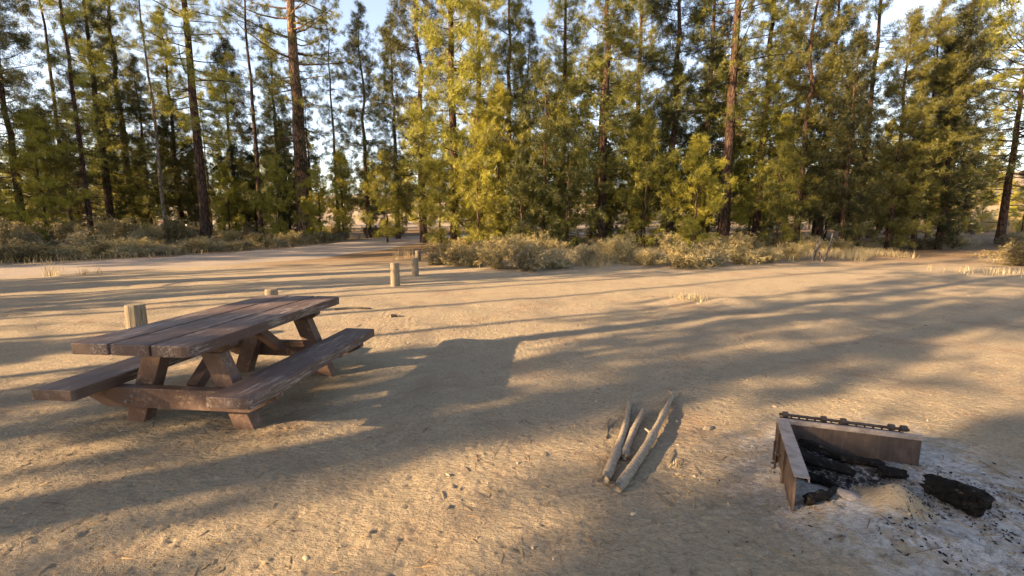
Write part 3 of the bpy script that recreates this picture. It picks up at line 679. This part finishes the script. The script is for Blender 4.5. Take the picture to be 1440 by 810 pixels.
# ------------------------------------------------------------------ picnic table
TR = empty('picnic_table', (-2.60, 4.244, GZ(-2.6, 4.24)), -.109)
tag(TR, 'dark brown wooden picnic table with worn plank top and two attached benches', 'picnic table')
L_, TW, TT = 2.21, .954, .085; zt = .79
pw = (TW - 2 * .020) / 3
for k in range(3):
    bm = bmesh.new(); x0 = -TW / 2 + k * (pw + .020); x1 = x0 + pw; y0 = -L_ / 2; y1 = L_ / 2
    if k == 2: ol = [(x0, y0), (x1 - .07, y0), (x1 - .02, y0 + .02), (x1, y0 + .07), (x1, y1 - .05), (x1 - .05, y1), (x0, y1)]
    elif k == 0: ol = [(x0 + .02, y0), (x1, y0), (x1, y1), (x0 + .05, y1), (x0, y1 - .05), (x0, y0 + .02)]
    else: ol = [(x0, y0 + .004), (x1, y0 + .004), (x1, y1 - .006), (x0, y1 - .006)]
    prism(bm, ol, 2, zt - TT, zt); from_bm('tabletop_plank', bm, M['top'], TR, bevel=.008)
for sgn in (-1, 1):
    bm = bmesh.new(); a, b_ = sorted((sgn * .535, sgn * .885))
    prism(bm, [(a, -1.08), (b_ - .015, -1.08), (b_, -1.06), (b_, 1.06), (b_ - .02, 1.08), (a, 1.08)], 2, .417 - .085, .417); o = from_bm('bench_seat', bm, M['top'], TR, bevel=.008)
    if sgn > 0: o['label'] = 'bench plank with chipped bluish paint'
for yf, sy in ((-.62, -1), (.66, 1)):
    bm = bmesh.new()                                           # cross beam carrying the benches, ends cut to a slope
    zb0, zb1 = .165, .331
    yb = yf + sy * .105
    prism(bm, [(-.86, zb1), (-.86, zb1 - .05), (-.62, zb0), (.62, zb0), (.86, zb1 - .05), (.86, zb1)], 1, yb - .045, yb + .045)
    from_bm('cross_beam', bm, M['frame'], TR, bevel=.006)
    for sx in (-1, 1):
        bm = bmesh.new(); xt, xb = sx * .25, sx * .50; hw = .085
        prism(bm, [(xb - hw, -.03), (xb + hw, -.03), (xt + hw, .615), (xt - hw, .615)], 1, yf - .055, yf + .055)
        from_bm('leg', bm, M['frame'], TR, bevel=.006)
        for zz in (.27, .22):
            bm = bmesh.new(); bmesh.ops.create_cone(bm, cap_ends=True, segments=10, radius1=.016, radius2=.012, depth=.018, matrix=Matrix.Translation((sx * .40 + (.03 if zz > .25 else -.03), yb + sy * .054, zz)) @ Matrix.Rotation(math.pi / 2, 4, 'X'))
            from_bm('bolt', bm, M['bolt'], TR)
    bm = bmesh.new()                                           # cleat under the top
    prism(bm, [(-.43, zt - TT - .002), (-.43, .665), (-.36, .617), (.36, .617), (.43, .665), (.43, zt - TT - .002)], 1, yf - .05, yf + .05); from_bm('cleat', bm, M['frame'], TR, bevel=.005)
    bm = bmesh.new(); beam(bm, (0, yf - sy * .04, .28), (0, yf - sy * .50, .66), .10, .085); from_bm('diagonal_brace', bm, M['frame'], TR, bevel=.005)

# ------------------------------------------------------------------ fire ring
A0 = Vector((1.93, 3.16, 0)); B0 = Vector((1.59, 2.39, 0)); C0 = Vector((2.74, 2.88, 0))
FR = empty('fire_ring', (A0.x, A0.y, 0)); tag(FR, 'rusty steel fire ring of two flat walls with a folded grate at the back', 'fire ring')
def wall(p, q, inner, zb, zt_, name, th=.012, fl=.072, zbe=None):
    p = p - A0; q = q - A0; d = (q - p).normalized(); n = inner.normalized(); bm = bmesh.new(); zbe = zb if zbe is None else zbe
    def quadbox(a, b_, n0, n1, z0a, z1a, z0b, z1b):
        vs = [bm.verts.new(v) for v in (a + n * n0 + Vector((0, 0, z0a)), a + n * n1 + Vector((0, 0, z0a)), b_ + n * n1 + Vector((0, 0, z0b)), b_ + n * n0 + Vector((0, 0, z0b)),
                                        a + n * n0 + Vector((0, 0, z1a)), a + n * n1 + Vector((0, 0, z1a)), b_ + n * n1 + Vector((0, 0, z1b)), b_ + n * n0 + Vector((0, 0, z1b)))]
        for f in ((0, 1, 2, 3), (7, 6, 5, 4), (0, 4, 5, 1), (1, 5, 6, 2), (2, 6, 7, 3), (3, 7, 4, 0)): bm.faces.new([vs[i] for i in f])
    quadbox(p, q, 0, th, zb, zt_ - .008, zbe, zt_ - .008); w_ = from_bm(name, bm, M['rust'], FR, bevel=.002)
    bm = bmesh.new(); quadbox(p - d * .004, q + d * .004, -.004, fl, zt_ - .008, zt_, zt_ - .008, zt_); quadbox(p, q, fl - .007, fl, zt_ - .03, zt_ - .0085, zt_ - .03, zt_ - .0085)
    from_bm('rim', bm, M['rim'], w_, bevel=.002); return w_
dL = (B0 - A0).normalized(); dB = (C0 - A0).normalized()
wl_ = wall(A0, B0, dB, -.06, .25, 'side_wall', fl=.075); wb_ = wall(A0 + dB * .078, C0, dL, -.06, .25, 'back_wall', fl=.026)
for t in (.3, .62):                                            # folded ribs on the outer face
    bm = bmesh.new(); p = (B0 - A0) * t - dB * .008; beam(bm, p + Vector((0, 0, -.03)), p + Vector((0, 0, .238)), .02, .014); from_bm('wall_rib', bm, M['rust'], FR)
A = Acc(); nb = -dL
o1 = dB * .02 + nb * .045; e1 = dB * .80 + nb * .045
for dz, r in ((.262, .011), ):
    A.tube([o1 + Vector((0, 0, dz)), e1 + Vector((0, 0, dz - .004))], [r, r], n=8)
A.tube([dB * .03 + nb * .075 + Vector((0, 0, .225)), dB * .78 + nb * .075 + Vector((0, 0, .22))], [.009, .009], n=8)
for k in range(15):
    t = .05 + k * .05; A.tube([dB * t + nb * .045 + Vector((0, 0, .262)), dB * t + nb * .085 + Vector((0, 0, .14)), dB * t + nb * .1 + Vector((0, 0, .0))], [.006, .006, .006], n=5)
A.build('grate', M['rust'], FR)
for t in (.06, .30, .42, .70, .77):
    A = Acc(); cn = dB * t + nb * .045; A.tube([cn + dB * -.017 + Vector((0, 0, .264)), cn + dB * .017 + Vector((0, 0, .264))], [.021, .021], n=10); A.build('hinge_lug', M['rust'], FR)
A = Acc(); q = (B0 - A0) * .28 - dB * .03
A.tube([q + Vector((0, 0, .17)) + dB * .03, q + Vector((0, 0, .17)), q + Vector((0, 0, .03)), q + Vector((0, 0, .02)) + dL * .09, q + Vector((0, 0, .12)) + dL * .10, q + dB * .03 + Vector((0, 0, .12)) + dL * .10], [.007] * 6, n=6); A.build('chain_loop', M['rust'], FR)

# burnt wood
def log_(name, p, q, r0, r1, m, label, cat, seed, knots=(), n=12, segs=9, rough=.12, bend=.02, group=None, forks=()):
    rg = np.random.default_rng(seed); p = Vector(p); q = Vector(q); d = (q - p); L = d.length; dn = d.normalized(); s = dn.cross(Vector((0, 0, 1))).normalized(); u = s.cross(dn)
    V = []; offs = [0]
    ph = rg.uniform(0, 6, 6)
    for i in range(segs + 1):
        t = i / segs; c_ = p + d * t + s * bend * math.sin(t * 4 + ph[0]) * L + u * bend * .5 * math.sin(t * 5 + ph[1]) * L
        r = r0 + (r1 - r0) * t
        for kt, kr in knots: r += kr * math.exp(-((t - kt) / .03) ** 2)
        if i in (0, segs): r *= .72
        for k in range(n):
            a = 2 * math.pi * k / n; rr = r * (1 + rough * (rg.random() - .5) + rough * .6 * math.sin(3 * a + ph[2] + t * 2)); ex = (rg.random() - .5) * r * .9 if i in (0, segs) else 0
            V.append(c_ + (s * math.cos(a) + u * math.sin(a)) * rr + dn * ex)
    Fc = [(i * n + k, i * n + (k + 1) % n, (i + 1) * n + (k + 1) % n, (i + 1) * n + k) for i in range(segs) for k in range(n)]
    Fc += [tuple(range(n)), tuple(range(segs * n, (segs + 1) * n))]
    A = Acc(); A.add(V, Fc)
    for (t, vec, fr) in forks:
        b0 = p + d * t; v = Vector(vec); A.tube([b0, b0 + v * .5 + Vector((0, 0, .004)), b0 + v], [fr, fr * .8, fr * .4], n=6)
    o = A.build(name, M[m], None, m == 'stick'); tag(o, label, cat, group); return o
g0 = GZ(2.52, 2.66); g1 = GZ(2.62, 2.33)
log_('charred_log', (2.50, 2.57, g0 + .065), (2.62, 2.33, g1 + .085), .052, .082, 'char', 'thick charred log lying outside the open side of the fire ring', 'log', 5, segs=16, n=26, rough=.22, bend=.02)
for k, (x, y, ln, an, r, lab) in enumerate([(2.02, 2.80, .36, -.75, .04, 'long burnt stick leaning in the back left corner of the fire ring'), (2.14, 2.92, .30, -.35, .035, 'burnt stick against the back wall of the fire ring'), (1.93, 2.68, .22, -1.1, .03, 'short charred stick lying along the side wall'),
        (2.30, 2.80, .24, -.5, .032, 'charred piece behind the little sand heap'), (2.42, 2.70, .15, -.2, .035, 'knobbly burnt chunk between the sand heap and the thick log'), (1.78, 2.46, .16, .2, .035, 'burnt block wedged at the open front corner of the side wall'), (1.90, 2.52, .15, .5, .022, 'ashy wood end just inside the front corner')]):
    z = GZ(x, y) + r * .9; dx, dy = math.cos(an) * ln / 2, math.sin(an) * ln / 2
    log_('charred_stick', (x - dx, y - dy, z + (.05 if k in (0, 1) else .0)), (x + dx, y + dy, z), r, r * .7, 'char', lab, 'burnt wood', 30 + k, segs=6, n=9, rough=.4, bend=.05, group='burnt pieces in the fire ring')
def rock(x, y, rx, ry, rz, seed, label, m='stone', name='rock', cat='rock'):
    bm = bmesh.new(); bmesh.ops.create_icosphere(bm, subdivisions=3, radius=1); rg = np.random.default_rng(seed); ph = rg.uniform(0, 6, 6)
    for v in bm.verts:
        k = 1 + .13 * math.sin(v.co.x * 3 + ph[0]) * math.cos(v.co.y * 3.4 + ph[1]) + .08 * math.sin(v.co.z * 6 + ph[2] + v.co.x * 4) + .03 * rg.normal()
        v.co = Vector((v.co.x * rx, v.co.y * ry, v.co.z * rz)) * k
    o = from_bm(name, bm, M[m], None, False); o.location = (x, y, GZ(x, y) + rz * .25); o.rotation_euler = (0, 0, ph[3]); tag(o, label, cat); return o
rock(2.00, 2.52, .075, .05, .028, 1, 'flat grey ash-covered stone inside the fire ring left of the sand heap')
rock(1.60, 3.52, .05, .03, .022, 2, 'small pale yellow bit of wood or bark right of the longest stick', 'stick', 'bark_chunk', 'bark piece')

# sticks on the sand
def zs(x, y, r): return (x, y, GZ(x, y) + r)
G_ = 'grey branches laid side by side'
log_('branch', zs(.60, 2.69, .032), zs(1.09, 4.02, .026), .034, .020, 'stick', 'left branch of the three laid on the sand, with a knot low on its side', 'branch', 51, knots=((.28, .010), (.62, .006)), segs=22, bend=.012, group=G_, forks=((.97, (.03, .14, .02), .012),))
log_('branch', zs(.80, 3.01, .03), zs(1.15, 3.84, .026), .031, .024, 'stick', 'shortest of the three branches, lying in the middle', 'branch', 52, knots=((.06, .010), (.5, .004)), segs=16, bend=.018, group=G_)
log_('branch', zs(.645, 2.60, .034), zs(1.56, 4.17, .028), .036, .018, 'stick', 'longest branch, rightmost of the three on the sand', 'branch', 53, knots=((.45, .010), (.70, .008)), segs=26, bend=.010, group=G_, forks=((.47, (-.04, .03, .03), .012), (.72, (.05, .0, .02), .012), (.97, (-.02, .12, .02), .012)))
log_('twig', zs(.70, 3.35, .01), zs(.86, 3.66, .012), .010, .007, 'twig', 'thin bent twig beside the left branch', 'twig', 54, segs=8, bend=.08)

# litter, charcoal crumbs (nobody could count them)
rg = np.random.default_rng(21)
def scatter(n, fx, L, wd, name, m, label, cat, thick=.0):
    Vv = []; Ff = []
    for k in range(n):
        x, y = fx(); z = GZ(x, y); a = rg.uniform(0, math.pi); l = L * (.25 + 1.6 * rg.random() ** 2.5); w_ = wd * (.35 + 1.7 * rg.random() ** 2)
        dx, dy = math.cos(a) * l / 2, math.sin(a) * l / 2; nx, ny = -math.sin(a) * w_ / 2, math.cos(a) * w_ / 2
        z0 = GZ(x - dx, y - dy) + .001; z1 = GZ(x + dx, y + dy) + .001; t = thick * rg.uniform(.5, 1.3) if thick else w_ * .8
        b = len(Vv); mx, my, mz = x + nx * 1.2, y + ny * 1.2, (z0 + z1) / 2
        Vv += [(x - dx - nx, y - dy - ny, z0), (x - dx + nx, y - dy + ny, z0), (x + dx + nx, y + dy + ny, z1), (x + dx - nx, y + dy - ny, z1), (x - dx * .9, y - dy * .9, z0 + t), (x + dx * .8 + nx * .5, y + dy * .8, z1 + t)]
        Ff += [(b, b + 4, b + 5), (b, b + 5, b + 3), (b + 1, b + 2, b + 5), (b + 1, b + 5, b + 4), (b, b + 1, b + 4), (b + 2, b + 3, b + 5)]
    o = from_np(name, np.array(Vv), np.array(Ff), M[m]); tag(o, label, cat, kind='stuff')
def near_xy():
    while True:
        y = 1.7 + 9 * rg.random() ** 1.8; x = rg.uniform(-1.2, 1.2) * y * 1.05
        if vnoise(np.array(x * 1.1), np.array(y * 1.1), 77) > rg.uniform(-.45, .35): return x, y
def ring_xy():
    while True:
        x = 2.35 + rg.normal() * .52; y = 2.46 + rg.normal() * .30
        if y > 1.7 and vnoise(np.array(x * 5.), np.array(y * 5.), 31) > rg.uniform(-.1, .35): return x, y
scatter(2600, near_xy, .055, .0035, 'needle_litter', 'litter', 'scattered pine needles and bark bits on the sand', 'litter')
scatter(260, near_xy, .13, .006, 'twig_litter', 'twig', 'scattered small dark twigs on the sand', 'twigs')
scatter(130, near_xy, .022, .013, 'pebble_litter', 'pale_sand', 'small clods and pebbles on the sand', 'pebbles', .012)
scatter(500, ring_xy, .012, .008, 'charcoal_crumbs', 'char', 'black charcoal crumbs strewn about the fire ring', 'charcoal', .006)
scatter(500, ring_xy, .018, .010, 'ash_crumbs', 'stone', 'grey ash crumbs strewn about the fire ring', 'ash', .009)

# ------------------------------------------------------------------ camper glimpsed through the left wood
x, y, z = at_u(258, 50); CT = empty('camper_trailer', (x, y, z), -.35); tag(CT, 'white camper trailer glimpsed between the trunks of the left wood', 'camper trailer')
bm = bmesh.new(); prism(bm, [(-2.4, .55), (2.1, .55), (2.6, 1.2), (2.45, 2.55), (2.2, 2.75), (-2.2, 2.75), (-2.5, 2.5), (-2.6, 1.1)], 1, -1.1, 1.1); from_bm('body', bm, M['white'], CT, bevel=.06)
for (a, b_) in ((-1.8, -.9), (.9, 1.8)):
    bm = bmesh.new(); box(bm, a, b_, -1.125, -1.10, 1.5, 2.15); from_bm('window', bm, M['tint'], CT)
bm = bmesh.new(); box(bm, -.35, .3, -1.13, -1.10, .7, 2.4); from_bm('door', bm, M['white'], CT, bevel=.01)
bm = bmesh.new(); box(bm, -2.45, 2.3, -1.115, -1.10, .95, 1.1); from_bm('stripe', bm, M['red'], CT)
for sx in (-.45, .45):
    bm = bmesh.new(); bmesh.ops.create_cone(bm, cap_ends=True, segments=20, radius1=.34, radius2=.34, depth=.22, matrix=Matrix.Translation((sx, -.98, .34)) @ Matrix.Rotation(math.pi / 2, 4, 'X')); from_bm('wheel', bm, M['rubber'], CT)

# ------------------------------------------------------------------ render
scene.render.engine = 'CYCLES'
scene.render.resolution_x = 1024; scene.render.resolution_y = 576
scene.cycles.max_bounces = 6; scene.cycles.diffuse_bounces = 3; scene.cycles.transmission_bounces = 3
print('trees', tree_count)
